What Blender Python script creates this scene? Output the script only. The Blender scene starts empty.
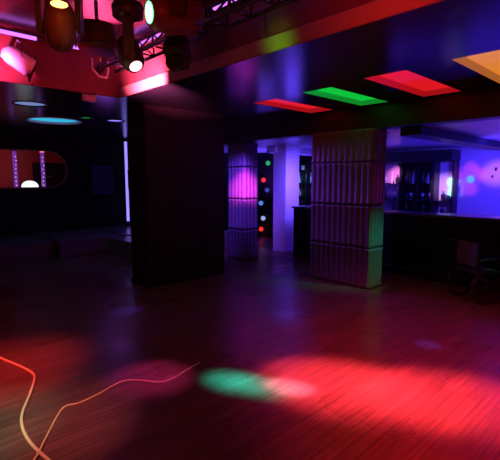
import bpy, bmesh, math, random
from math import sin, cos, pi, radians, atan2
from mathutils import Vector, Matrix
random.seed(7)
S = bpy.context.scene
COL = S.collection

# ---------------------------------------------------------------- camera
cam_d = bpy.data.cameras.new('camera'); cam = bpy.data.objects.new('camera', cam_d); COL.objects.link(cam)
S.camera = cam
cam_d.sensor_fit = 'HORIZONTAL'; cam_d.sensor_width = 36; cam_d.lens = 36*418/500; cam_d.clip_start = .05
HEAD = radians(46.4); PITCH = math.atan(50/418)
fw = Vector((cos(HEAD)*cos(PITCH), sin(HEAD)*cos(PITCH), -sin(PITCH)))
cam.location = (0, 0, 1.65)
cam.rotation_euler = fw.to_track_quat('-Z', 'Y').to_euler()

# ---------------------------------------------------------------- world, exposure
S.view_settings.view_transform = 'Standard'; S.view_settings.look = 'None'
S.view_settings.exposure = 0.0; S.view_settings.gamma = 1; S.view_settings.use_curve_mapping = False
W = bpy.data.worlds.new('world'); S.world = W; W.use_nodes = True
W.node_tree.nodes['Background'].inputs[0].default_value = (.3, .02, .05, 1)
W.node_tree.nodes['Background'].inputs[1].default_value = .01

# ---------------------------------------------------------------- lights
def spot(name, loc, to, col, power, cone, blend=.5, size=.05):
    d = bpy.data.lights.new(name, 'SPOT'); d.color = col; d.energy = power
    d.spot_size = radians(cone); d.spot_blend = blend; d.shadow_soft_size = size
    o = bpy.data.objects.new(name, d); COL.objects.link(o); o.location = loc
    o.rotation_euler = (Vector(to)-Vector(loc)).to_track_quat('-Z', 'Y').to_euler(); return o
def area(name, loc, to, col, power, sx, sy=None):
    d = bpy.data.lights.new(name, 'AREA'); d.color = col; d.energy = power; d.size = sx
    if sy: d.shape = 'RECTANGLE'; d.size_y = sy
    o = bpy.data.objects.new(name, d); COL.objects.link(o); o.location = loc
    o.rotation_euler = (Vector(to)-Vector(loc)).to_track_quat('-Z', 'Y').to_euler(); return o
def point(name, loc, col, power, size=.1):
    d = bpy.data.lights.new(name, 'POINT'); d.color = col; d.energy = power; d.shadow_soft_size = size
    o = bpy.data.objects.new(name, d); COL.objects.link(o); o.location = loc; return o
RED = (1, .02, .03)
# dance-floor beams, with added spots for floor reflections and the cables
spot('floor_wash_red', (1.2, -.6, 3.1), (3.3, 1.1, 0), (1, .02, .015), 900, 54, 1.0, .25)
spot('floor_beam_red', (1.9, 4.5, 3.0), (2.74, 1.85, 0), (1, .06, .12), 5200, 17, 1, .1)
spot('floor_beam_red', (1.4, 3.9, 3.0), (3.12, 1.2, 0), (1, .055, .10), 7000, 16, 1, .1)
spot('floor_beam_cyan', (1.3, 5.0, 2.6), (2.16, 2.47, 0), (.01, .8, .7), 3600, 6.5, 1, .08)
spot('floor_beam_cyan', (1.3, 5.0, 2.6), (2.26, 2.26, 0), (.01, .8, .7), 3200, 6, 1, .08)
spot('floor_beam_white', (1.3, 4.9, 2.6), (2.42, 2.1, 0), (1, .45, .9), 3600, 5, 1, .03)
spot('floor_beam_magenta', (2.3, 2.2, 3.0), (1.69, 2.99, 0), (1, .06, .5), 900, 15, 1, .03)
spot('floor_reflection_blue', (3.2, 1.0, 2.6), (4.1, 1.70, 0), (.08, .05, 1), 420, 6, 1, .02)  # added spot imitating the bar light's reflection in the floor
spot('floor_reflection_blue', (1.0, 4.0, 2.9), (2.42, 4.8, 0), (.1, .05, 1), 400, 8, 1, .02)  # added spot imitating the blacklight tube's reflection in the floor
spot('floor_beam_pale', (-.6, 1.6, 3.0), (.45, 3.1, 0), (.45, .8, .65), 330, 20, 1, .03)
spot('cable_fill_pink', (0, .8, 3.0), (.95, 2.85, 0), (1, .2, .2), 420, 18, 1, .03)  # added pink spot to brighten the thin cable
spot('floor_beam_red_left', (-.8, 2.6, 3.0), (.76, 3.95, 0), (1, .05, .06), 800, 25, 1, .03)
# red light filling the raised ceiling well
point('well_red', (.8, 1.6, 2.6), (1, .03, .025), 14, .2)
point('warm_fill_light', (1.5, 3.2, 2.3), (1, .5, .3), 1.5, .3)  # added warm fill for the floor, no fixture behind it
spot('ceiling_spot_pink', (2.05, 4.65, 2.62), (1.97, 4.15, 3.3), (1, .22, .6), 420, 48, 1, .04)
spot('ceiling_spot_pink_far', (-.2, 3.0, 2.6), (.6, 4.6, 3.3), (1, .02, .15), 60, 60, 1, .04)
spot('trim_spot_pink', (1.95, 4.0, 2.36), (2.73, 4.6, 2.86), (1, .17, .45), 2400, 46, 1, .03)
spot('trim_spot_pink_left', (.95, 4.6, 2.6), (1.25, 5.2, 2.9), (1, .1, .45), 330, 46, 1, .03)
spot('trim_spot_red', (1.7, .9, 2.15), (2.73, 1.5, 2.84), (1, .03, .015), 62, 50, 1, .15)
spot('trim_spot_green', (1.9, 2.0, 2.2), (2.73, 2.5, 2.82), (.15, 1, .02), 75, 17, 1, .1)
spot('well_wall_red', (1.4, 3.6, 2.45), (2.0, 5.4, 3.1), (1, .015, .03), 30, 80, 1, .05)
spot('lamp_orange_glint', (.9, 2.5, 2.4), (1.24, 3.5, 2.9), (1, .12, .02), 30, 26, 1, .03)
# columns
spot('pillar_spot_magenta', (4.1, 4.3, 2.6), (5.95, 6.4, 1.45), (1, .05, .6), 2600, 15, 1, .05)
spot('pillar_spot_violet', (4.9, 5.5, 2.35), (5.85, 6.55, 1.35), (.22, .05, 1), 300, 58, 1, .1)
spot('column_spot_violet', (5.0, 5.3, 2.1), (5.57, 3.9, 1.2), (.30, .05, 1), 85, 75, 1, .08)
spot('column_spot_green', (6.25, 1.0, 2.2), (5.72, 3.24, .62), (.02, 1, .3), 150, 26, 1, .03)
spot('column_spot_red', (6.2, 1.0, 2.2), (5.72, 3.24, 1.6), (1, .04, .25), 16, 20, 1, .03)
# bar area
area('bar_blue', (8.6, 1.5, 2.36), (9.3, 1.8, 0), (.06, .02, 1), 70, 1.6, .4)
area('bar_blue_up', (8.4, 3.6, 1.2), (8.6, 3.7, 2.42), (.06, .02, 1), 24, 2.4, .5)
area('bar_blue_left', (8.1, 7.6, 1.3), (8.3, 7.7, 2.42), (.12, .05, 1), 70, 1.0, 1.0)
spot('bar_wall_blue', (8.0, 2.4, 2.2), (10.4, 2.9, 1.5), (.06, .03, 1), 250, 110, 1, .1)
for q in ((.22, .05), (-.2, .1), (0, -.2), (0, .24)): spot('bar_wall_pink', (7.9, 3.2, 2.2), (10.4, 3.53+q[0], 1.67+q[1]), (1, .08, .5), 120, 9.5, 1, .05)
spot('bar_wall_cyan', (7.9, 3.2, 2.2), (10.4, 3.53, 1.67), (0, .7, .6), 190, 5, .6, .01)
spot('bar_wall_pink_right', (8.2, 2.4, 2.1), (10.4, 3.0, 1.8), (1, .25, .6), 150, 18, 1, .05)
spot('bar_green', (9.0, 3.6, 1.7), (10.35, 3.9, 1.6), (.02, 1, .35), 260, 13, 1, .02)
spot('bar_green', (9.0, 3.6, 1.5), (10.35, 3.9, 1.35), (.02, 1, .35), 160, 12, 1, .02)
spot('bar_mirror_pink', (8.9, 3.95, 1.7), (10.35, 4.06, 1.45), (.7, .3, 1), 120, 34, 1, .02)
spot('bar_niche_pink', (9.4, 5.0, 2.0), (10.35, 5.3, 1.7), (1, .3, .8), 70, 40, 1, .02)
area('pier_blue', (6.9, 5.4, 1.9), (7.4, 6.35, 1.4), (.13, .06, 1), 26, .3, .6).data.spread = radians(100)
spot('bottle_spot_blue', (8.6, 7.2, 2.1), (10.3, 8.4, 1.5), (.35, .5, 1), 110, 40, 1, .03)
point('stage_violet', (3.7, 7.9, 1.9), (.35, .08, .8), 9, .2)
spot('chair_back_green', (4.6, 1.9, 2.2), (5.85, 1.78, .8), (.02, 1, .3), 60, 7, 1, .02)
spot('chair_back_red', (4.6, 2.1, 2.2), (5.95, 2.0, .8), (1, .03, .12), 20, 12, 1, .02)
# far stage and the room beyond it
area('recess_red', (2.5, 11.6, 2.5), (2.8, 12.6, 1.7), (1, .03, .02), 3.5, 1.6, .4)

# ---------------------------------------------------------------- materials
def mat(name, col, rough=.5, metal=0, spec=.5, emit=None, es=0, coat=0, bump=0, bscale=20, var=0, vscale=3):
    m = bpy.data.materials.new(name); m.use_nodes = True; nt = m.node_tree; b = nt.nodes['Principled BSDF']
    b.inputs['Base Color'].default_value = (*col, 1); b.inputs['Roughness'].default_value = rough
    b.inputs['Metallic'].default_value = metal; b.inputs['Specular IOR Level'].default_value = spec
    b.inputs['Coat Weight'].default_value = coat; b.inputs['Coat Roughness'].default_value = .15
    if emit: b.inputs['Emission Color'].default_value = (*emit, 1); b.inputs['Emission Strength'].default_value = es
    if bump or var:
        tc = nt.nodes.new('ShaderNodeTexCoord'); n = nt.nodes.new('ShaderNodeTexNoise')
        nt.links.new(tc.outputs['Object'], n.inputs['Vector'])
        n.inputs['Scale'].default_value = bscale if bump else vscale; n.inputs['Detail'].default_value = 5
        if bump:
            bp = nt.nodes.new('ShaderNodeBump'); bp.inputs['Strength'].default_value = bump; bp.inputs['Distance'].default_value = .01
            nt.links.new(n.outputs['Fac'], bp.inputs['Height']); nt.links.new(bp.outputs['Normal'], b.inputs['Normal'])
        if var:
            n2 = nt.nodes.new('ShaderNodeTexNoise'); n2.inputs['Scale'].default_value = vscale; n2.inputs['Detail'].default_value = 6
            nt.links.new(tc.outputs['Object'], n2.inputs['Vector'])
            r = nt.nodes.new('ShaderNodeMapRange'); r.inputs[3].default_value = 1-var; r.inputs[4].default_value = 1+var
            nt.links.new(n2.outputs['Fac'], r.inputs[0])
            mx = nt.nodes.new('ShaderNodeVectorMath'); mx.operation = 'SCALE'; mx.inputs[0].default_value = col
            nt.links.new(r.outputs[0], mx.inputs['Scale']); nt.links.new(mx.outputs[0], b.inputs['Base Color'])
    return m
def floor_mat():
    m = bpy.data.materials.new('dark_planks'); m.use_nodes = True; nt = m.node_tree; N = nt.nodes; L = nt.links
    b = N['Principled BSDF']; tc = N.new('ShaderNodeTexCoord')
    br = N.new('ShaderNodeTexBrick'); L.new(tc.outputs['Object'], br.inputs['Vector'])
    br.offset = .37; br.offset_frequency = 2
    for k, v in (('Scale', 1), ('Mortar Size', .002), ('Mortar Smooth', .3), ('Bias', 0), ('Brick Width', 1.25), ('Row Height', .095)): br.inputs[k].default_value = v
    br.inputs['Color1'].default_value = (.14, .075, .052, 1); br.inputs['Color2'].default_value = (.19, .105, .077, 1); br.inputs['Mortar'].default_value = (.07, .04, .03, 1)
    mp = N.new('ShaderNodeMapping'); mp.inputs['Scale'].default_value = (1.2, 26, 1); L.new(tc.outputs['Object'], mp.inputs['Vector'])
    n = N.new('ShaderNodeTexNoise'); n.inputs['Scale'].default_value = 1.6; n.inputs['Detail'].default_value = 7; L.new(mp.outputs[0], n.inputs['Vector'])
    n3 = N.new('ShaderNodeTexNoise'); n3.inputs['Scale'].default_value = 1.1; n3.inputs['Detail'].default_value = 4; L.new(tc.outputs['Object'], n3.inputs['Vector'])
    r = N.new('ShaderNodeMapRange'); r.inputs[1].default_value = .3; r.inputs[2].default_value = .7; r.inputs[3].default_value = .68; r.inputs[4].default_value = 1.3; L.new(n.outputs['Fac'], r.inputs[0])
    mx = N.new('ShaderNodeVectorMath'); mx.operation = 'SCALE'; L.new(br.outputs['Color'], mx.inputs[0]); L.new(r.outputs[0], mx.inputs['Scale'])
    L.new(mx.outputs[0], b.inputs['Base Color'])
    r2 = N.new('ShaderNodeMapRange'); r2.inputs[1].default_value = .3; r2.inputs[2].default_value = .7; r2.inputs[3].default_value = .2; r2.inputs[4].default_value = .42; L.new(n3.outputs['Fac'], r2.inputs[0])
    L.new(r2.outputs[0], b.inputs['Roughness'])
    ad = N.new('ShaderNodeMath'); ad.operation = 'MULTIPLY_ADD'; ad.inputs[1].default_value = .25; L.new(n.outputs['Fac'], ad.inputs[0])
    iv = N.new('ShaderNodeMath'); iv.operation = 'SUBTRACT'; iv.inputs[0].default_value = 1; L.new(br.outputs['Fac'], iv.inputs[1]); L.new(iv.outputs[0], ad.inputs[2])
    bp = N.new('ShaderNodeBump'); bp.inputs['Strength'].default_value = .07; bp.inputs['Distance'].default_value = .004
    L.new(ad.outputs[0], bp.inputs['Height']); L.new(bp.outputs['Normal'], b.inputs['Normal'])
    b.inputs['Specular IOR Level'].default_value = .2
    return m
M = dict(
 floor=floor_mat(),
 soffit=mat('glossy_dark_ceiling', (.02, .016, .022), .2, spec=.42, bump=.06, bscale=9),
 wellceil=mat('well_ceiling_red_light_tint', (.16, .035, .045), .2, spec=.7, var=.15, vscale=2),  # red of the lighting put into the base colour
 fascia=mat('fascia_plaster_red_light_tint', (.15, .022, .02), .75, var=.45, vscale=4),  # plaster tinted red to carry the red light in the well
 trim=mat('trim_paint', (.36, .17, .12), .6, var=.18, vscale=5),
 wall=mat('dark_wall', (.010, .005, .006), .7, spec=.15, bump=.1),
 wallblue=mat('bar_wall_paint', (.62, .62, .68), .55, var=.06, vscale=2),
 barceil=mat('bar_ceiling_paint', (.45, .45, .52), .3, spec=.6, bump=.05, bscale=8),
 black=mat('black_paint', (.012, .012, .014), .4),
 beam=mat('beam_paint', (.02, .018, .025), .45),
 column=mat('dark_column', (.02, .007, .007), .6, var=.3, vscale=6),
 rib=mat('ribbed_panel', (.14, .125, .2), .42, spec=.5, var=.15, vscale=10),
 band=mat('panel_band', (.16, .14, .15), .5),
 counter=mat('counter_top', (.09, .08, .1), .3),
 barfront=mat('bar_front', (.007, .006, .008), .5, spec=.25),
 stage=mat('stage_board', (.2, .12, .11), .55, var=.2, vscale=3),
 stagetop=mat('stage_top', (.2, .18, .2), .28),
 metal=mat('truss_metal', (.10, .10, .11), .4, metal=.8),
 chrome=mat('chrome', (.7, .7, .72), .18, metal=1),
 plastic=mat('lamp_body', (.06, .05, .05), .32, spec=.6),
 redplastic=mat('lamp_body_worn', (.16, .07, .05), .4),
 bodybrown=mat('lamp_body_brown', (.09, .03, .02), .55),
 glass=mat('bottle_dark_glass', (.02, .035, .03), .1, spec=.8),
 glassc=mat('bottle_pale_glass', (.35, .6, .65), .12, spec=.8),
 glassw=mat('bottle_white', (.75, .8, .9), .25),
 glassb=mat('bottle_brown_glass', (.12, .05, .02), .1, spec=.8),
 white=mat('white_paint', (.75, .75, .78), .4),
 cable=mat('pale_cable', (.95, .88, .42), .35),
 cord=mat('black_cord', (.02, .02, .02), .5),
 cloth=mat('seat_fabric', (.05, .05, .06), .7, bump=.3, bscale=60),
 rubber=mat('rubber', (.02, .02, .02), .6),
 mirror=mat('mirror', (.55, .55, .6), .12, metal=1),
 recess=mat('recess_paint', (.75, .72, .7), .5),
 recessdark=mat('recess_red_wall', (.5, .2, .16), .6, var=.2, vscale=2),
 rug=mat('backrest_panel', (.07, .07, .08), .6),
)
def em(name, col, s): return mat(name, (0, 0, 0), .4, emit=col, es=s)
M['tube'] = em('violet_tube_glow', (.56, .15, 1), 1.8)
M['uv'] = em('uv_tube_glow', (.27, .2, 1), 1.5)
M['c_red'] = em('red_diffuser', (1, .012, .02), .7)
M['c_green'] = em('green_diffuser', (.005, .75, .06), .7)
M['c_amber'] = em('amber_diffuser', (1, .30, .035), .7)
M['c_cyan'] = em('cyan_diffuser', (.03, .5, .8), .9)
M['c_dim'] = em('pale_blue_reflection_glow', (.25, .35, .75), .6)  # glow for the imitated ceiling reflection
M['dome'] = em('white_dome_glow', (.8, .85, 1), 1.4)
M['bubble'] = em('bubble_column_glow', (.35, .08, .8), .35)

# ---------------------------------------------------------------- mesh helpers
def T(bm, vs, mtx):
    if mtx is not None: bmesh.ops.transform(bm, matrix=mtx, verts=vs)
def box(bm, x0, x1, y0, y1, z0, z1, bev=0, mtx=None):
    r = bmesh.ops.create_cube(bm, size=1); vs = r['verts']
    bmesh.ops.scale(bm, vec=(x1-x0, y1-y0, z1-z0), verts=vs); bmesh.ops.translate(bm, vec=((x0+x1)/2, (y0+y1)/2, (z0+z1)/2), verts=vs)
    if bev:
        es = list({e for v in vs for e in v.link_edges})
        r = bmesh.ops.bevel(bm, geom=es, offset=bev, segments=2, affect='EDGES'); vs = list({v for f in r['faces'] for v in f.verts} | {v for v in vs if v.is_valid})
    T(bm, vs, mtx); return bm
def lathe(bm, prof, n=24, mtx=None, cap=True):
    rings = []; new = []
    for r, z in prof:
        ring = [bm.verts.new((r*cos(2*pi*i/n), r*sin(2*pi*i/n), z)) for i in range(n)]; rings.append(ring); new += ring
    for a, b in zip(rings, rings[1:]):
        for i in range(n): bm.faces.new((a[i], a[(i+1) % n], b[(i+1) % n], b[i])).smooth = True
    if cap:
        if prof[0][0] > 1e-5: bm.faces.new(list(reversed(rings[0])))
        if prof[-1][0] > 1e-5: bm.faces.new(rings[-1])
    T(bm, new, mtx); return bm
def frame_to(a, b):
    a = Vector(a); d = Vector(b)-a
    return Matrix.Translation(a) @ d.to_track_quat('Z', 'Y').to_matrix().to_4x4(), d.length
def bar(bm, a, b, r, n=10):
    m, L = frame_to(a, b); return lathe(bm, [(r, 0), (r, L)], n, m)
def tube(bm, pts, r, n=8, closed=False):
    P = [Vector(p) for p in pts]; rings = []; N = len(P)
    for i, p in enumerate(P):
        a = P[(i-1) % N] if closed or i else P[0]; b = P[(i+1) % N] if closed or i < N-1 else P[-1]
        t = (b-a).normalized(); u = t.cross(Vector((0, 0, 1)))
        if u.length < .01: u = t.cross(Vector((0, 1, 0)))
        u.normalize(); w = t.cross(u)
        rings.append([bm.verts.new(p+r*(u*cos(2*pi*k/n)+w*sin(2*pi*k/n))) for k in range(n)])
    for i in range(N if closed else N-1):
        a, b = rings[i], rings[(i+1) % N]
        for k in range(n): bm.faces.new((a[k], b[k], b[(k+1) % n], a[(k+1) % n])).smooth = True
    if not closed: bm.faces.new(rings[0]); bm.faces.new(list(reversed(rings[-1])))
    return bm
def spline(P, k=8):
    P = [Vector(p) for p in P]; out = []
    for i in range(len(P)-1):
        p0 = P[max(i-1, 0)]; p1 = P[i]; p2 = P[i+1]; p3 = P[min(i+2, len(P)-1)]
        for j in range(k):
            t = j/k; out.append(.5*((2*p1)+(-p0+p2)*t+(2*p0-5*p1+4*p2-p3)*t*t+(-p0+3*p1-3*p2+p3)*t**3))
    return out+[P[-1]]
def plate(bm, outer, holes, mtx, thick=0):
    """flat sheet in XY with holes, mtx places it"""
    es = []; vs = []
    for loop in [outer]+holes:
        v = [bm.verts.new((x, y, 0)) for x, y in loop]; vs += v
        es += [bm.edges.new((v[i], v[(i+1) % len(v)])) for i in range(len(v))]
    r = bmesh.ops.triangle_fill(bm, use_beauty=True, edges=es)
    if thick:
        fs = [g for g in r['geom'] if isinstance(g, bmesh.types.BMFace)]
        e = bmesh.ops.extrude_face_region(bm, geom=fs); nv = [g for g in e['geom'] if isinstance(g, bmesh.types.BMVert)]
        bmesh.ops.translate(bm, vec=(0, 0, thick), verts=nv); vs += nv
    T(bm, vs, mtx); return bm
def B(): return bmesh.new()
def obj(name, bm, m, parent=None, loc=None):
    bmesh.ops.recalc_face_normals(bm, faces=bm.faces)
    me = bpy.data.meshes.new(name); bm.to_mesh(me); bm.free()
    for mm in (m if isinstance(m, (list, tuple)) else [m]): me.materials.append(mm)
    o = bpy.data.objects.new(name, me); COL.objects.link(o)
    if parent: o.parent = parent
    if loc: o.location = loc
    return o
def tag(o, label, cat, group=None, kind=None):
    o['label'] = label; o['category'] = cat
    if group: o['group'] = group
    if kind: o['kind'] = kind
    return o
def thing(name, label, cat, loc=(0, 0, 0), rz=0, group=None):
    o = bpy.data.objects.new(name, None); COL.objects.link(o); o.location = loc; o.rotation_euler = (0, 0, rz)
    o.empty_display_size = .1
    return tag(o, label, cat, group)
def struct(name, bm, m):
    o = obj(name, bm, m); o['kind'] = 'structure'; return o
def copy_thing(r, loc, label=None, rz=None):
    def cp(o, p=None):
        c = o.copy(); COL.objects.link(c)
        if p: c.parent = p
        for ch in list(o.children): cp(ch, c)
        return c
    c = cp(r); c.location = loc
    if rz is not None: c.rotation_euler = (0, 0, rz)
    if label: c['label'] = label
    return c
I4 = Matrix.Identity(4)
def rect(x0, x1, y0, y1): return [(x0, y0), (x1, y0), (x1, y1), (x0, y1)]
def circ(x, y, r, n=40): return [(x+r*cos(2*pi*i/n), y+r*sin(2*pi*i/n)) for i in range(n)]
XZ = lambda y: Matrix(((1, 0, 0, 0), (0, 0, 1, y), (0, 1, 0, 0), (0, 0, 0, 1)))   # local x,y -> world x,z at given y

# ================================================================ ROOM SHELL
WX, WY, WZ, SZ = 2.73, 5.4, 3.3, 2.75      # edges and heights of the raised ceiling well
BZ = 2.42                                  # ceiling over the bar
XB = 10.4                                  # back wall of the bar
YS = 10.8                                  # wall behind the stage
struct('floor', box(B(), -3, XB, -3, 12.9, -.1, 0), M['floor'])
COFFERS = [(4.3, 5.62, 4.0, 4.45, 'c_red', 'red glowing recessed ceiling panel nearest the dark square column'),
           (4.25, 5.62, 3.06, 3.5, 'c_green', 'green glowing recessed ceiling panel between the two red ones'),
           (4.15, 5.62, 2.08, 2.56, 'c_red', 'red glowing recessed ceiling panel between the green and the amber ones'),
           (4.1, 5.7, 1.12, 1.62, 'c_amber', 'amber glowing recessed ceiling panel at the right end of the row')]
DISCS = [(2.88, 8.35, .46, 'c_cyan', 'round recessed ceiling light glowing cyan above the stage edge'),
         (2.0, 6.75, .22, 'c_dim', 'small dim pale blue glowing disc imitating a reflection beside the raised ceiling'),  # disc added where the glossy ceiling shows a reflection
         (3.7, 7.55, .16, 'uv', 'small violet round ceiling light near the blacklight tube'),
         (3.15, 7.55, .11, 'c_green', 'tiny green round ceiling light between the cyan and violet ones')]
bm = B()
plate(bm, rect(WX, 5.72, -3, WY), [rect(*c[:4]) for c in COFFERS], Matrix.Translation((0, 0, SZ)))
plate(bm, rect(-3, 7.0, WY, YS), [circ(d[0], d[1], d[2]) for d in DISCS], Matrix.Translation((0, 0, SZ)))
plate(bm, rect(-3, -1.5, -3, WY), [], Matrix.Translation((0, 0, SZ)))
plate(bm, rect(-1.5, WX, -3, -1.5), [], Matrix.Translation((0, 0, SZ)))
struct('ceiling', bm, M['soffit'])
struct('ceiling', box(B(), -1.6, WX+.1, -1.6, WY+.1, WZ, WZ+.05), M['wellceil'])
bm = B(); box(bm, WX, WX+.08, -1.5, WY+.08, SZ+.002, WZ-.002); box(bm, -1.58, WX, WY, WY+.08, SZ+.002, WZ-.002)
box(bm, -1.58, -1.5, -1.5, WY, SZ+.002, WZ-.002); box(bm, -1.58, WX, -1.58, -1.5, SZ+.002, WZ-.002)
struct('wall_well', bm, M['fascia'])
struct('trim_1', box(B(), WX-.035, WX-.001, -1.5, WY-.035, SZ-.01, SZ+.115, .005), M['trim'])
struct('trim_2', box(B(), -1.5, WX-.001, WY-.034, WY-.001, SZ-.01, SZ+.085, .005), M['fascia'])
struct('ceiling', box(B(), 5.98, XB, -3, 10.8, BZ, BZ+.06), M['barceil'])
# walls
bm = B()
cap = []
cz, hz, xa, xb = 1.905, .445, 1.0, 3.52
for i in range(17): a = -pi/2+pi*i/16; cap.append((xb+hz*cos(a), cz+hz*sin(a)))
for i in range(17): a = pi/2+pi*i/16; cap.append((xa+hz*cos(a), cz+hz*sin(a)))
plate(bm, rect(-3, 7.0, 0, SZ), [cap], XZ(YS), .1)
struct('wall_back', bm, M['wall'])
struct('wall_left', box(B(), -3.1, -3, -3, 12.9, 0, 3.4), M['wall'])
struct('wall_right', box(B(), -3, XB, -3.1, -3, 0, 3.4), M['wall'])
struct('wall_bar', box(B(), XB, XB+.1, -3, 10.9, 0, 2.6), M['wallblue'])
struct('wall_side', box(B(), 6.95, 7.05, 9.3, YS, 0, SZ), M['wall'])
struct('wall_far', box(B(), 7.05, XB, 10.8, 10.9, 0, BZ), M['wall'])
for bx in ((.2, 4.6, 12.6, 12.7, 1.3, 2.6), (.2, 4.6, 10.92, 12.6, 1.2, 1.298), (.2, 4.6, 10.92, 12.6, 2.602, 2.7), (.1, .198, 10.92, 12.7, 1.2, 2.7), (4.602, 4.7, 10.92, 12.7, 1.2, 2.7)):
    struct('wall_recess', box(B(), *bx), M['recessdark'])
# rim around the stadium shaped opening
bm = B(); tube(bm, [(x, YS-.01, z) for x, z in cap], .022, 8, True)
struct('trim_3', bm, mat('opening_rim', (.22, .14, .05), .4))
# dropped beam above the columns, cross beam under the bar ceiling
struct('trim_4', box(B(), 5.72, 5.98, -3, 10.75, BZ-.01, SZ+.05), M['beam'])
struct('trim_5', box(B(), 5.99, XB-.01, 2.74, 3.05, 2.30, BZ-.001), M['beam'])
struct('trim_6', box(B(), 7.1, XB-.02, 6.62, 6.9, 2.28, BZ-.001), M['wallblue'])
# pier at the end of the bar
struct('wall_pier', box(B(), 7.15, 7.62, 6.34, 6.72, 0, BZ-.002), M['wallblue'])
struct('wall_partition', box(B(), 8.6, 8.7, 7.5, 9.3, 0, BZ-.002), M['wall'])
struct('wall_partition', box(B(), 7.05, 8.7, 9.3, 9.4, 0, BZ-.002), M['wall'])

# stage platforms
def platform(x0, x1, y0, y1, h, label):
    t = thing('stage_platform', label, 'stage', ((x0+x1)/2, (y0+y1)/2, 0))
    a, b = (x1-x0)/2, (y1-y0)/2
    bm = B(); box(bm, -a, a, -b, b, 0, h-.03)
    for i in range(3): box(bm, -a+i*2*a/3+.04, -a+(i+1)*2*a/3-.04, -b-.012, -b, .05, h-.08, .004)
    obj('front_board', bm, M['stage'], t); obj('deck', box(B(), -a, a, -b-.02, b, h-.03, h, .006), M['stagetop'], t)
platform(-2.9, 3.04, 9.28, 10.75, .36, 'low dark stage platform under the stadium shaped opening')
platform(3.06, 6.9, 8.95, 10.75, .39, 'low stage platform below the blacklight tube, left of the dark column')
platform(4.1, 6.9, 7.7, 8.9, .37, 'low brown stage platform directly behind the dark square column')

# ================================================================ COLUMNS
t = thing('square_column', 'wide dark red black square column in the middle of the room', 'column', (3.95, 5.88, 0))
obj('shaft', box(B(), -.74, .78, -.27, .27, .06, SZ-.001, .012), M['column'], t)
obj('plinth', box(B(), -.755, .755, -.285, .285, 0, .07, .006), M['black'], t)
def ribbed(x0, x1, y0, y1, label):
    t = thing('ribbed_column', label, 'column', ((x0+x1)/2, (y0+y1)/2, 0))
    a, b = (x1-x0)/2, (y1-y0)/2
    obj('core', box(B(), -a+.03, a-.03, -b+.03, b-.03, 0, BZ-.012), M['band'], t)
    zs = [0, .625, 1.265, 1.915, BZ-.012]
    def wave(s, L):  # rounded vertical flutes about 10 cm wide
        n = max(2, round(L/.105)); return .034*abs(sin(pi*n*s/L))**.55
    for k in range(4):
        z0, z1 = zs[k]+.012, zs[k+1]-.012; bm = B(); rings = []
        for z, off in ((z0, .004), (z0+.025, .014), (z0+.05, .002), (z1-.05, -.002), (z1-.02, .012), (z1, .004)):
            ring = []
            for (ax, ay, bx, by, nx, ny) in ((-a, -b, a, -b, 0, -1), (a, -b, a, b, 1, 0), (a, b, -a, b, 0, 1), (-a, b, -a, -b, -1, 0)):
                L = math.hypot(bx-ax, by-ay); n = int(L/.0125)
                for i in range(n):
                    s = L*i/n; w = wave(s, L)-.026+off
                    ring.append(bm.verts.new((ax+(bx-ax)*i/n+nx*w, ay+(by-ay)*i/n+ny*w, z)))
            rings.append(ring)
        n = len(rings[0])
        for r0, r1 in zip(rings, rings[1:]):
            for i in range(n): bm.faces.new((r0[i], r0[(i+1) % n], r1[(i+1) % n], r1[i])).smooth = True
        bm.faces.new(rings[0]); bm.faces.new(rings[-1])
        obj('ribbed_panel', bm, M['rib'], t)
ribbed(5.57, 5.96, 3.24, 4.38, 'broad column of four stacked ribbed panels in front of the bar')
ribbed(5.78, 6.18, 6.24, 6.76, 'narrow ribbed column lit magenta beside the dark square column')

# ================================================================ CEILING LIGHTS
TRAY = {'c_red': (.8, .012, .02), 'c_green': (.01, .6, .06), 'c_amber': (.8, .3, .06)}
for x0, x1, y0, y1, mk, lab in COFFERS:
    t = thing('recessed_ceiling_light', lab, 'ceiling light', ((x0+x1)/2, (y0+y1)/2, SZ), group=None)
    a, b = (x1-x0)/2, (y1-y0)/2; h = .055
    bm = B(); 
    for (p, q) in (((-a, -b), (a, -b)), ((a, -b), (a, b)), ((a, b), (-a, b)), ((-a, b), (-a, -b))):
        s = .86
        v = [bm.verts.new((p[0], p[1], 0)), bm.verts.new((q[0], q[1], 0)), bm.verts.new((q[0]-math.copysign(.07, q[0]), q[1]-math.copysign(.045, q[1]), h)), bm.verts.new((p[0]-math.copysign(.07, p[0]), p[1]-math.copysign(.045, p[1]), h))]
        bm.faces.new(v)
    obj('recess', bm, mat('tray_'+mk, TRAY[mk], .3, emit=TRAY[mk], es=.32), t)
    bm = B(); box(bm, -a+.07, a-.07, -b+.045, b-.045, h, h+.015)
    obj('diffuser', bm, M[mk], t)
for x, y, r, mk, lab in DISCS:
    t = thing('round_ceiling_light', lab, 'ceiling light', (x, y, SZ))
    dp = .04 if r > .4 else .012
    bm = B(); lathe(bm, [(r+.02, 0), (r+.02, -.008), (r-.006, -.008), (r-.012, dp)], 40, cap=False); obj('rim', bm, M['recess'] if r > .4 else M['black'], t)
    bm = B(); lathe(bm, [(r-.012, dp-.002), (r-.012, dp+.008)], 40); obj('diffuser', bm, M[mk], t)

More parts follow.
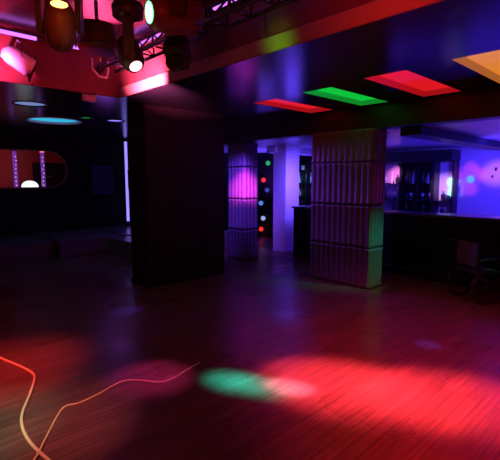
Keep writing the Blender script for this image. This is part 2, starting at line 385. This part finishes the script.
# ================================================================ WELL: NEON TUBES, TRUSS, MOVING HEADS
def neon(a, b, m, label, group, back):
    a, b = Vector(a), Vector(b); t = thing('neon_tube', label, 'tube light', tuple((a+b)/2), group=group)
    c = (a+b)/2; bm = B(); bar(bm, a-c, b-c, .021 if m != 'uv' else .036, 12); obj('tube', bm, M[m], t)
    d = (b-a).normalized()
    for e, s in ((a, 1), (b, -1)):
        bm = B(); bar(bm, e-c-d*.02*s, e-c+d*.035*s, .027, 12); obj('end_cap', bm, M['metal'], t)
    k = Vector(back); bm = B(); mt, L = frame_to(a-c+k, b-c+k); box(bm, -.03, .03, -.03, .03, 0, L, .004, mt); obj('batten', bm, M['metal'], t)
neon((-1.2, 5.2, 3.22), (.1, 5.2, 3.22), 'tube', 'violet tube light on the left wall of the ceiling well, farthest left', 'x', (0, .06, .03))
neon((.25, 5.2, 3.22), (1.68, 5.2, 3.22), 'tube', 'violet tube light running up to the orange lit moving head', 'x', (0, .06, .03))
neon((1.82, 5.2, 3.22), (2.5, 5.2, 3.22), 'tube', 'short violet tube light right of the orange lit moving head', 'x', (0, .06, .03))
neon((2.56, 3.75, 3.22), (2.56, 5.0, 3.22), 'tube', 'violet tube light behind the green lensed moving head', 'x', (.06, 0, .03))
neon((2.56, 2.0, 3.22), (2.56, 3.2, 3.22), 'tube', 'violet tube light above the truss at the top middle', 'x', (.06, 0, .03))
neon((2.56, .4, 3.22), (2.56, 1.85, 3.22), 'tube', 'violet tube light above the truss, farthest right', 'x', (.06, 0, .03))
for o in bpy.data.objects:
    if o.name.startswith('neon_tube'): o['group'] = 'violet tubes around the ceiling well'

t = thing('lighting_truss', 'dark metal lattice truss running across the raised ceiling', 'truss', (2.38, 2.6, 3.0))
chords = [(0, 0, .14), (-.1, 0, -.03), (.1, 0, -.03)]
for cx_, _, cz_ in chords: obj('chord', bar(B(), (cx_, -3.3, cz_), (cx_, 2.4, cz_), .02, 10), M['metal'], t)
ny = 19; st = 5.7/ny
for i in range(ny):
    y0 = -3.3+i*st; y1 = y0+st
    bm = B()
    for s in (-1, 1):
        bar(bm, (s*.1, y0, -.03), (0, (y0+y1)/2, .14), .010, 6); bar(bm, (0, (y0+y1)/2, .14), (s*.1, y1, -.03), .010, 6)
    bar(bm, (-.1, y0, -.03), (.1, y0, -.03), .010, 6)
    obj('lattice_brace', bm, M['metal'], t)
for y in (-2.6, -.5, 2.0): obj('hanger', bar(B(), (0, y, .14), (0, y, .3), .012, 8), M['metal'], t)

def moving_head(label, loc, aim, size, body, lens, mount=.3, armdir=0):
    """loc is the pivot of the head; the base hangs from the ceiling above it"""
    t = thing('moving_head_light', label, 'stage light', loc)
    s = size; top = WZ-loc[2]
    R = Matrix.Rotation(armdir, 4, 'Z')
    bz = top-.10*s/.3 if top < .62 else .46
    bm = B(); lathe(bm, [(.01, .30*s/.3), (.10*s/.3, .31*s/.3), (.145*s/.3, .34*s/.3), (.15*s/.3, .43*s/.3), (.13*s/.3, .46*s/.3), (.01, .462*s/.3)], 28, R)
    base = obj('base', bm, M['plastic'], t)
    if top > .47*s/.3: obj('hanging_pole', bar(B(), (0, 0, .455*s/.3), (0, 0, top), .02), M['metal'], t)
    bm = B(); box(bm, -.15*s/.3, .15*s/.3, -.05*s/.3, .05*s/.3, .235*s/.3, .30*s/.3, .012, R)
    for q in (-1, 1): box(bm, (q*.15-.022)*s/.3, (q*.15+.022)*s/.3, -.05*s/.3, .05*s/.3, -.06*s/.3, .29*s/.3, .012, R)
    obj('yoke', bm, M['plastic'], t)
    d = Vector(aim).normalized(); mt = d.to_track_quat('Z', 'Y').to_matrix().to_4x4(); k = s/.3
    bm = B(); lathe(bm, [(.01, -.19*k), (.06*k, -.185*k), (.095*k, -.15*k), (.118*k, -.06*k), (.122*k, .04*k), (.108*k, .12*k), (.085*k, .165*k), (.075*k, .17*k)], 28, mt)
    hd = obj('head', bm, body, t)
    bm = B()
    for a in range(10):
        an = 2*pi*a/10; box(bm, -.006*k, .006*k, .0, .012*k, -.14*k, -.02*k, 0, mt @ Matrix.Rotation(an, 4, 'Z') @ Matrix.Translation((0, .11*k, 0)))
    obj('cooling_fin', bm, body, hd)
    bm = B(); lathe(bm, [(.001, .178*k), (.04*k, .176*k), (.062*k, .172*k)], 24, mt); obj('lens', bm, lens, hd)
    return t
L_or = em('lens_orange', (1, .38, .08), 6); L_gr = em('lens_green', (.15, 1, .25), 6); L_pk = em('lens_pink', (1, .5, .5), 3.2)
moving_head('moving head light glowing orange, hanging at the top left', (1.28, 3.47, 2.83), (-.2, -.54, .6), .29, M['bodybrown'], L_or, armdir=radians(-40))
moving_head('dark moving head light pointing down with a pale pink lens', (1.72, 3.22, 2.66), (.05, -.6, -.75), .25, M['plastic'], L_pk, armdir=radians(62))
moving_head('moving head light with a bright green lens at the top', (1.79, 2.66, 2.83), (-.83, .15, -.12), .34, M['redplastic'], L_gr, armdir=radians(60))
# boxy spotlight clamped to the truss
t = thing('box_spotlight', 'black boxy spotlight hanging from the truss above the dark column', 'stage light', (2.23, 3.28, 2.78))
mt = Matrix.Rotation(radians(35), 4, 'Z') @ Matrix.Rotation(radians(38), 4, 'Y')
obj('housing', box(B(), -.12, .12, -.09, .09, -.10, .10, .012, mt), M['plastic'], t)
bm = B(); lathe(bm, [(.075, .1), (.08, .15), (.07, .15), (.06, .11)], 24, mt @ Matrix.Rotation(pi, 4, 'X')); obj('snoot', bm, M['black'], t)
bm = B(); box(bm, -.11, -.1, -.02, .02, -.03, .13); box(bm, .1, .11, -.02, .02, -.03, .13); box(bm, -.11, .11, -.02, .02, .12, .135); obj('bracket', bm, M['metal'], t)
# par can on the left wall of the well
t = thing('par_can', 'short round par can lit bright pink on the far left well wall', 'stage light', (1.42, 5.1, 2.93))
mt = Vector((.75, .1, -.35)).to_track_quat('Z', 'Y').to_matrix().to_4x4()
bm = B(); lathe(bm, [(.02, -.17), (.07, -.15), (.095, -.08), (.1, .1), (.115, .13), (.1, .13), (.09, .05)], 28, mt); obj('can', bm, M['white'], t)
bm = B(); lathe(bm, [(.001, .07), (.09, .06)], 24, mt); obj('lens', bm, M['black'], t)
bm = B(); tube(bm, [(0, -.12, 0), (0, -.12, .14), (0, 0, .2), (0, .12, .14), (0, .12, 0)], .008); obj('yoke', bm, M['chrome'], t)
obj('barn_door', box(B(), -.003, .003, -.12, .12, -.1, .1, 0, mt @ Matrix.Translation((0, 0, .16)) @ Matrix.Rotation(radians(60), 4, 'Y')), M['black'], t)
# small chrome yoke fixture in the well corner
t = thing('pin_spot', 'small pin spotlight with a shiny pink lit bracket in the well corner', 'stage light', (2.36, 5.16, 3.02))
bm = B(); tube(bm, [(-.1, 0, .1), (-.1, 0, -.02), (-.02, 0, -.1), (.08, 0, -.1), (.1, 0, -.02), (.1, 0, .1)], .014); obj('bracket', bm, M['white'], t)
bm = B(); lathe(bm, [(.02, -.08), (.05, -.06), (.055, .06), (.045, .08)], 20, Matrix.Rotation(radians(70), 4, 'X')); obj('can', bm, M['plastic'], t)
obj('hanging_pole', bar(B(), (0, 0, .04), (0, 0, .28), .008), M['chrome'], t)
# drum housing
t = thing('drum_housing', 'dark round drum shaped housing below the pink glow on the ceiling', 'housing', (1.79, 3.95, 2.97))
bm = B(); lathe(bm, [(.155, -.13), (.165, -.12), (.175, .10), (.165, .11), (.1, .115)], 40); obj('drum', bm, M['bodybrown'], t)
bm = B(); lathe(bm, [(.168, -.10), (.178, -.095), (.178, -.075), (.168, -.07)], 40, cap=False); obj('band', bm, M['plastic'], t)
obj('hanging_pole', bar(B(), (0, 0, .11), (0, 0, .32), .018), M['metal'], t)
# small box at the corner
t = thing('sensor_box', 'small grey box hanging under the ceiling at the well corner', 'box', (2.32, 5.46, 2.70))
obj('case', box(B(), -.09, .09, -.04, .04, -.045, .045, .008), M['plastic'], t)
obj('grille', box(B(), -.06, .075, -.046, -.038, -.03, .03, .002), mat('grille_grey', (.3, .3, .3), .5), t)
obj('bracket', box(B(), -.02, .02, -.02, .02, .04, .052), M['metal'], t)
# thin wires down the well wall
for y, z1, lab in ((2.62, 3.08, 'thin black wire hanging down the well wall under the truss'),):
    tag(obj('hanging_wire', tube(B(), spline([(2.69, y, z1), (2.68, y+.02, 3.0), (2.685, y, 2.9), (2.69, y-.01, 2.872)], 5), .005), M['cord']), lab, 'wire')

# ================================================================ BAR
t = thing('bar_counter', 'long black bar counter with a pale lit top edge', 'bar counter', (6.78, 1.5, 0))
y0, y1 = -4.3, 4.46
def cshape(x0, x1, ya, yb, r, z0, z1):   # counter footprint, rounded at the end corner
    bm = B(); pts = [(x1, ya), (x0, ya)]+[(x0+r-r*cos(a*pi/16), yb-r+r*sin(a*pi/16)) for a in range(9)]+[(x1, yb)]
    lo = [bm.verts.new((x, y, z0)) for x, y in pts]; hi = [bm.verts.new((x, y, z1)) for x, y in pts]
    for i in range(len(pts)): bm.faces.new((lo[i], lo[(i+1) % len(pts)], hi[(i+1) % len(pts)], hi[i]))
    bm.faces.new(lo); bm.faces.new(hi); return bm
obj('body', cshape(.04, .5, y0, y1-.04, .2, 0, 1.05), M['barfront'], t)
obj('worktop', cshape(0, .56, y0, y1, .24, 1.05, 1.09), M['counter'], t)
bm = B()
for i in range(9): box(bm, .02, .04, y0+.05+i*.93, y0+.93+i*.93, .12, .98, .006)
obj('front_panel', bm, M['barfront'], t)
obj('foot_rail', bar(B(), (-.04, y0, .16), (-.04, y1-.4, .16), .018), M['metal'], t)

# back bar shelving
def shelving(name, label, ya, yb, zb, zt, shelves, m_back, m_frame, div=()):
    t = thing(name, label, 'shelf unit', (XB-.18, (ya+yb)/2, zb)); h = zt-zb; a = (yb-ya)/2
    obj('back_panel', box(B(), .15, .17, -a, a, 0, h), m_back, t)
    for s in (-1, 1): obj('side_panel', box(B(), -.16, .15, s*a-.018, s*a+.018, 0, h), m_frame, t)
    for z in shelves: obj('shelf', box(B(), -.15, .15, -a+.018, a-.018, z-zb-.02, z-zb), m_frame, t)
    for d in div: obj('divider', box(B(), -.155, .15, d-(ya+yb)/2-.01, d-(ya+yb)/2+.01, .02, h-.02), m_frame, t)
    return t
purple = mat('lit_niche_panel', (.75, .5, .7), .5)
navy = mat('navy_panel', (.12, .12, .22), .5)
SH = [1.16, 1.56]
shelving('arched_shelf_unit', 'pale pink lit shelf niche beside the broad ribbed column', 5.08, 5.95, .82, 2.08, SH, purple, M['black'])
shelving('black_shelf_unit', 'black shelf unit of dim bottles in the middle of the back bar', 4.28, 5.06, .82, 2.08, SH, M['black'], M['black'], (4.63,))
shelving('mirror_shelf_unit', 'mirrored shelf unit lit green and pink beside the blue wall', 3.80, 4.24, .82, 2.08, [1.16], M['white'], M['black'])
shelving('tall_shelf_unit', 'tall black bottle shelf seen between the two ribbed columns', 7.55, 8.72, .82, 2.36, [1.16, 1.56, 1.96], M['black'], M['black'], (8.1,))
t = thing('back_bar_cabinet', 'low dark cabinet running below the bottle shelves', 'cabinet', (XB-.3, 6.25, 0))
obj('carcass', box(B(), -.18, .28, -2.48, 2.48, .05, .78), M['barfront'], t); obj('worktop', box(B(), -.21, .28, -2.5, 2.5, .78, .815, .005), M['counter'], t)
for i in range(8):
    d = obj('door', box(B(), -.2, -.18, -2.44+i*.61, -1.87+i*.61, .09, .75, .004), M['barfront'], t)
    obj('handle', bar(B(), (-.215, -1.93+i*.61, .55), (-.215, -1.93+i*.61, .68), .006, 8), M['chrome'], d)
struct('trim_7', box(B(), XB-.5, XB-.002, 3.78, 9.2, 2.09, BZ-.08), M['black'])
# arched head of the pink niche
bm = B(); prof = [(5.1, 1.8)]+[(5.1+.14-.14*cos(a*pi/16), 1.92+.14*sin(a*pi/16)) for a in range(9)]+[(5.93, 2.06), (5.93, 2.075), (5.1, 2.075)]
plate(bm, prof, [], Matrix(((0, 0, 1, XB-.345), (1, 0, 0, 0), (0, 1, 0, 0), (0, 0, 0, 1))), .02)
tag(obj('niche_arch', bm, M['black']), 'black curved arch piece across the top corner of the pink niche', 'panel')

bott = {}
def bottle_mesh(kind):
    if kind in bott: return bott[kind]
    bm = B()
    if kind == 'tall': pr = [(.034, 0), (.038, .005), (.038, .17), (.03, .2), (.014, .225), (.013, .28), (.016, .282), (.016, .30), (.001, .301)]
    elif kind == 'squat': pr = [(.045, 0), (.05, .006), (.05, .12), (.04, .15), (.016, .165), (.015, .20), (.019, .202), (.019, .225), (.001, .226)]
    elif kind == 'slim': pr = [(.026, 0), (.03, .005), (.03, .12), (.022, .18), (.012, .22), (.012, .29), (.015, .292), (.014, .31), (.001, .311)]
    elif kind == 'glass': pr = [(.03, 0), (.03, .004), (.004, .008), (.004, .07), (.032, .10), (.038, .15), (.034, .17), (.031, .168), (.034, .15), (.02, .10), (.001, .085)]
    else: pr = [(.035, 0), (.04, .005), (.04, .1), (.037, .105), (.037, .13), (.001, .131)]
    lathe(bm, pr, 14); bott[kind] = bm; me = bpy.data.meshes.new(kind); bmesh.ops.recalc_face_normals(bm, faces=bm.faces); bm.to_mesh(me); bm.free(); bott[kind] = me
    return me
variants = {}
def bottle(kind, m, x, y, z, label, group=None, name='bottle', cat='bottle'):
    key = (kind, m)
    if key not in variants:
        me = bottle_mesh(kind).copy(); me.materials.append(M[m]); variants[key] = me
    o = bpy.data.objects.new(name, variants[key]); COL.objects.link(o); o.location = (x, y, z); return tag(o, label, cat, group)
XS = XB-.2
# pink niche
bottle('squat', 'glassw', XS, 5.55, 1.56, 'pale squat bottle on the top shelf of the pink niche')
bottle('slim', 'glassw', XS, 5.36, 1.56, 'slim white bottle on the top shelf of the pink niche')
bottle('squat', 'glass', XS, 5.22, 1.56, 'dark squat bottle at the right of the pink niche top shelf')
bottle('tall', 'glassc', XS, 5.36, 1.16, 'pale cyan bottle on the middle shelf of the niche')
bottle('tall', 'glassw', XS, 5.21, 1.16, 'bright white bottle on the middle shelf of the niche')
bottle('jar', 'glassc', XS, 5.40, .82, 'small pale jar on the cabinet below the niche', name='jar', cat='jar')
bottle('tall', 'glassb', XS, 5.55, 1.16, 'brown bottle at the left of the niche middle shelf')
for i, y in enumerate((4.98, 4.9, 4.8, 4.72, 4.55, 4.48, 4.42, 4.35)):
    bottle(('tall', 'squat', 'tall', 'slim')[i % 4], ('glass', 'glassb', 'glassc', 'glass')[i % 4], XS, y, 1.56, 'dim bottle standing on the upper shelf of the black unit', 'upper shelf bottles of the black unit')
for i, y in enumerate((4.96, 4.84, 4.76, 4.54, 4.45, 4.36)):
    bottle('glass' if i % 2 else 'squat', 'glassw' if i % 2 else 'glass', XS, y, 1.16, 'small bottle or glass on the middle shelf of the black unit', 'middle shelf glassware of the black unit', 'bottle' if i % 2 == 0 else 'wine_glass', 'bottle' if i % 2 == 0 else 'glass')
for i, y in enumerate((4.86, 4.42)):
    bottle('tall', 'glass', XS-.2, y, .82, ('dark bottle on the cabinet at the left below the black unit', 'dark bottle on the cabinet at the right below the black unit')[i])
bottle('squat', 'glass', XS, 4.05, 1.16, 'dark squat bottle on the mirrored shelf')
bottle('jar', 'glass', XS, 3.92, 1.16, 'small dark jar on the mirrored shelf', name='jar', cat='jar')
bottle('squat', 'glass', XS-.1, 4.02, .82, 'dark squat bottle on the cabinet below the mirrored shelf')
for s, z in enumerate((.82, 1.16, 1.56, 1.96)):
    for i in range(9):
        y = 7.66+i*.115+random.uniform(-.015, .015)
        if abs(y-8.1) < .045: y += .07
        mk = random.choice(('glass', 'glassc', 'glassw', 'glassb', 'glass', 'glass'))
        bottle(random.choice(('tall', 'squat', 'tall', 'slim')), mk, XS, y, z, 'bottle on the %s shelf of the tall black unit' % ('lowest', 'second lowest', 'second highest', 'highest')[s],
               'bottles on the %s shelf of the tall unit' % ('lowest', 'second lowest', 'second highest', 'highest')[s])
t = thing('serving_tray', 'long pale tray lying on the back bar cabinet', 'tray', (XS-.22, 5.02, .817))
bm = B(); box(bm, -.13, .13, -.26, .26, 0, .012, .004); obj('tray_base', bm, M['white'], t)
bm = B(); tube(bm, [(-.13, -.26, .02), (.13, -.26, .02), (.13, .26, .02), (-.13, .26, .02)], .009, 8, True); obj('rim', bm, M['white'], t)
tag(obj('wall_hook', bm := box(B(), XB-.05, XB-.001, 2.99, 3.03, 1.85, 1.93, .01), M['black']), 'upper black hook on the blue wall at the far right', 'hook')
tag(obj('wall_hook', box(B(), XB-.05, XB-.001, 3.05, 3.09, 1.70, 1.76, .01), M['chrome']), 'lower small metal hook on the blue wall at the far right', 'hook')
# glowing globes added to stand in for disco light spots on the partition
for y, z, c, nm, s in ((8.22, 2.12, (.02, .8, .15), 'green', .5), (8.39, 1.65, (1, .02, .03), 'red', 1.2), (8.25, 1.37, (.1, .15, .7), 'dim blue', .35), (8.49, .99, (.1, .3, 1), 'bright blue', .8), (8.40, .56, (.4, .5, 1), 'pale violet', .8), (8.48, .24, (1, .04, .02), 'orange red', 1)):
    t = thing('globe_lamp', nm+' globe standing in for a light spot on the dark wall left of the pier', 'lamp', (8.52, y, z), group='coloured globes standing in for light spots on the dark wall')
    bm = B(); bmesh.ops.create_uvsphere(bm, u_segments=18, v_segments=12, radius=.066)
    for f in bm.faces: f.smooth = True
    obj('globe', bm, em('globe_'+nm.replace(' ', '_'), c, s), t)
    obj('socket', bar(B(), (.045, 0, 0), (.079, 0, 0), .025, 12), M['black'], t)

# wheeled chair in front of the bar
t = thing('wheelchair', 'dark wheeled chair with a fabric back parked by the bar counter', 'wheelchair', (6.12, 1.95, 0), radians(-121)); t.scale = (.88, .88, .88)
def wheel(r, x, y, z, nm, parent, w=.016, spokes=14):
    bm = B(); tube(bm, [(x, y+r*cos(a*pi/20), z+r*sin(a*pi/20)) for a in range(40)], w, 8, True); wo = obj(nm, bm, M['rubber'], parent)
    bm = B(); tube(bm, [(x, y+(r-.03)*cos(a*pi/20), z+(r-.03)*sin(a*pi/20)) for a in range(40)], .008, 8, True); obj('rim', bm, M['metal'], wo)
    bm = B()
    for a in range(spokes): an = 2*pi*a/spokes; bar(bm, (x, y, z), (x, y+(r-.03)*cos(an), z+(r-.03)*sin(an)), .0022, 5)
    bar(bm, (x-.03, y, z), (x+.03, y, z), .022, 12); obj('spokes', bm, M['metal'], wo)
for s in (-1, 1):
    wheel(.25, s*.27, -.02, .268, 'large_wheel', t); wheel(.07, s*.22, .38, .085, 'caster_wheel', t, .012, 6)
bm = B(); box(bm, -.22, .22, -.17, -.145, .56, .94, .012); obj('backrest', bm, M['rug'], t)
obj('seat', box(B(), -.22, .22, -.15, .27, .46, .50, .015), M['cloth'], t)
bm = B()
for s in (-1, 1):
    tube(bm, [(s*.235, -.25, .93), (s*.235, -.16, .93), (s*.235, -.16, .27), (s*.235, .3, .27), (s*.235, .3, .67), (s*.235, -.16, .67)], .011)
    tube(bm, [(s*.235, .3, .46), (s*.235, .4, .40), (s*.22, .44, .12)], .011); bar(bm, (s*.22, .38, .085), (s*.22, .38, .3), .01); bar(bm, (s*.235, .3, .3), (s*.22, .38, .3), .01)
    bar(bm, (s*.235, -.02, .27), (s*.27, -.02, .268), .012)
bar(bm, (-.235, -.05, .47), (.235, .1, .3), .01); bar(bm, (.235, -.05, .47), (-.235, .1, .3), .01)
obj('frame', bm, M['metal'], t)
for s in (-1, 1):
    obj('armrest', box(B(), s*.235-.025, s*.235+.025, -.08, .22, .675, .70, .008), M['rubber'], t)
    obj('push_grip', bar(B(), (s*.235, -.33, .93), (s*.235, -.24, .93), .017), M['rubber'], t)
    obj('footplate', box(B(), s*.2-.08 if s > 0 else s*.2-.06, s*.2+.06 if s > 0 else s*.2+.08, .42, .55, .11, .122, .004), M['metal'], t)

# ================================================================ LEFT: BLACKLIGHT, SPEAKER, RECESS
neon((5.5, YS-.14, .52), (5.5, YS-.14, 2.68), 'uv', 'tall upright blacklight tube left of the dark square column', 'upright blacklight tube', (0, .07, 0))
t = thing('wall_speaker', 'black speaker box in front of the upright blacklight tube', 'speaker', (5.56, YS-.34, 1.67))
obj('cabinet', box(B(), -.09, .13, -.1, .1, -.27, .27, .012), M['black'], t)
obj('grille', box(B(), -.075, .115, -.108, -.1, -.25, .25, .003), M['rubber'], t)
obj('bracket', box(B(), .06, .09, .1, .335, -.03, .03), M['metal'], t)
t = thing('picture_frame', 'faint violet edged square frame on the dark wall left of the blacklight', 'frame', (4.86, YS-.001, 1.65))
bm = B(); plate(bm, rect(-.3, .3, -.38, .38), [rect(-.24, .24, -.32, .32)], XZ(-.03), .03); obj('border', bm, mat('frame_border', (.03, .025, .05), .6), t)
obj('picture', box(B(), -.24, .24, -.012, -.002, -.32, .32), mat('picture_dark', (.012, .01, .016), .4), t)

for x, lab in ((2.98, 'violet bubble column light at the left inside the wall opening'), (3.62, 'violet bubble column light at the right inside the wall opening')):
    t = thing('bubble_column', lab, 'lamp', (x, 11.5, 1.3))
    bm = B(); lathe(bm, [(.045, .04), (.045, 1.05)], 20); obj('tube', bm, M['bubble'], t)
    bm = B(); lathe(bm, [(.08, 0), (.08, .04), (.05, .05)], 20); obj('base', bm, M['black'], t)
    bm = B(); lathe(bm, [(.05, 1.05), (.05, 1.1), (.01, 1.12)], 20); obj('cap', bm, M['black'] if x < 3.2 else em('cap_pink_glow', (1, .2, .3), 1.5), t)
    bm = B()
    for k in range(9): bmesh.ops.create_uvsphere(bm, u_segments=8, v_segments=6, radius=.016, matrix=Matrix.Translation((random.uniform(-.02, .02), -.045, .12+k*.1)))
    obj('bubbles', bm, em('bubble_glow', (.7, .3, 1), 1.2), t)
t = thing('dome_lamp', 'glowing white half dome lamp inside the wall opening', 'lamp', (3.22, 11.25, 1.3))
bm = B(); lathe(bm, [(.19, .16), (.185, .22), (.15, .28), (.09, .32), (.001, .335)], 28); obj('shade', bm, M['dome'], t)
bm = B(); lathe(bm, [(.1, 0), (.1, .02), (.03, .04), (.03, .16)], 20); obj('base', bm, M['black'], t)
t = thing('flat_screen', 'dark flat screen standing inside the wall opening', 'screen', (4.0, 12.2, 1.3))
obj('panel', box(B(), -.42, .42, -.02, .02, .12, .82, .008), M['black'], t); obj('stand', box(B(), -.05, .05, -.02, .02, .01, .14), M['black'], t); obj('foot', box(B(), -.2, .2, -.1, .1, 0, .015), M['black'], t)
t = thing('mixing_desk', 'small dark mixing desk with a raised arm inside the wall opening', 'mixer', (3.72, 11.2, 1.3))
mt = Matrix.Rotation(radians(14), 4, 'X')
obj('desk_body', box(B(), -.2, .2, -.12, .12, .03, .12, .01, mt), M['plastic'], t)
bm = B()
for i in range(5):
    for j in range(3): lathe(bm, [(.012, .12), (.01, .145)], 8, mt @ Matrix.Translation((-.14+i*.07, -.07+j*.06, 0)))
obj('knobs', bm, M['chrome'], t)
obj('lamp_arm', tube(B(), spline([(-.17, .1, .1), (-.2, .1, .3), (-.1, .0, .42), (.02, -.06, .44)], 5), .008), M['chrome'], t)

# ================================================================ FLOOR CABLES
r = .011
c1 = [(.80, 4.9), (.84, 4.55), (.88, 4.29), (.96, 3.98), (1.0, 3.76), (.98, 3.62), (.88, 3.39), (.75, 3.12), (.70, 2.92), (.69, 2.72), (.71, 2.51), (.74, 2.3), (.8, 2.0)]
tag(obj('floor_cable', tube(B(), spline([(x, y, r) for x, y in c1], 6), r), M['cable']), 'thicker pale cable curving along the left edge of the floor', 'cable')
c2 = [(.5, 2.3), (.61, 2.46), (.68, 2.55), (.82, 2.78), (.93, 2.94), (1.01, 3.02), (1.11, 3.0), (1.27, 3.03), (1.49, 3.09), (1.61, 3.0), (1.71, 2.86), (1.84, 2.85), (2.01, 2.9), (2.17, 2.94)]
zz = lambda x, y: .0065+(.022 if abs(x-.70) < .1 and y < 2.66 else 0)
tag(obj('floor_cable', tube(B(), spline([(x, y, zz(x, y)) for x, y in c2], 6), .0065), M['cable']), 'thin pale cable snaking towards the middle of the floor', 'cable')
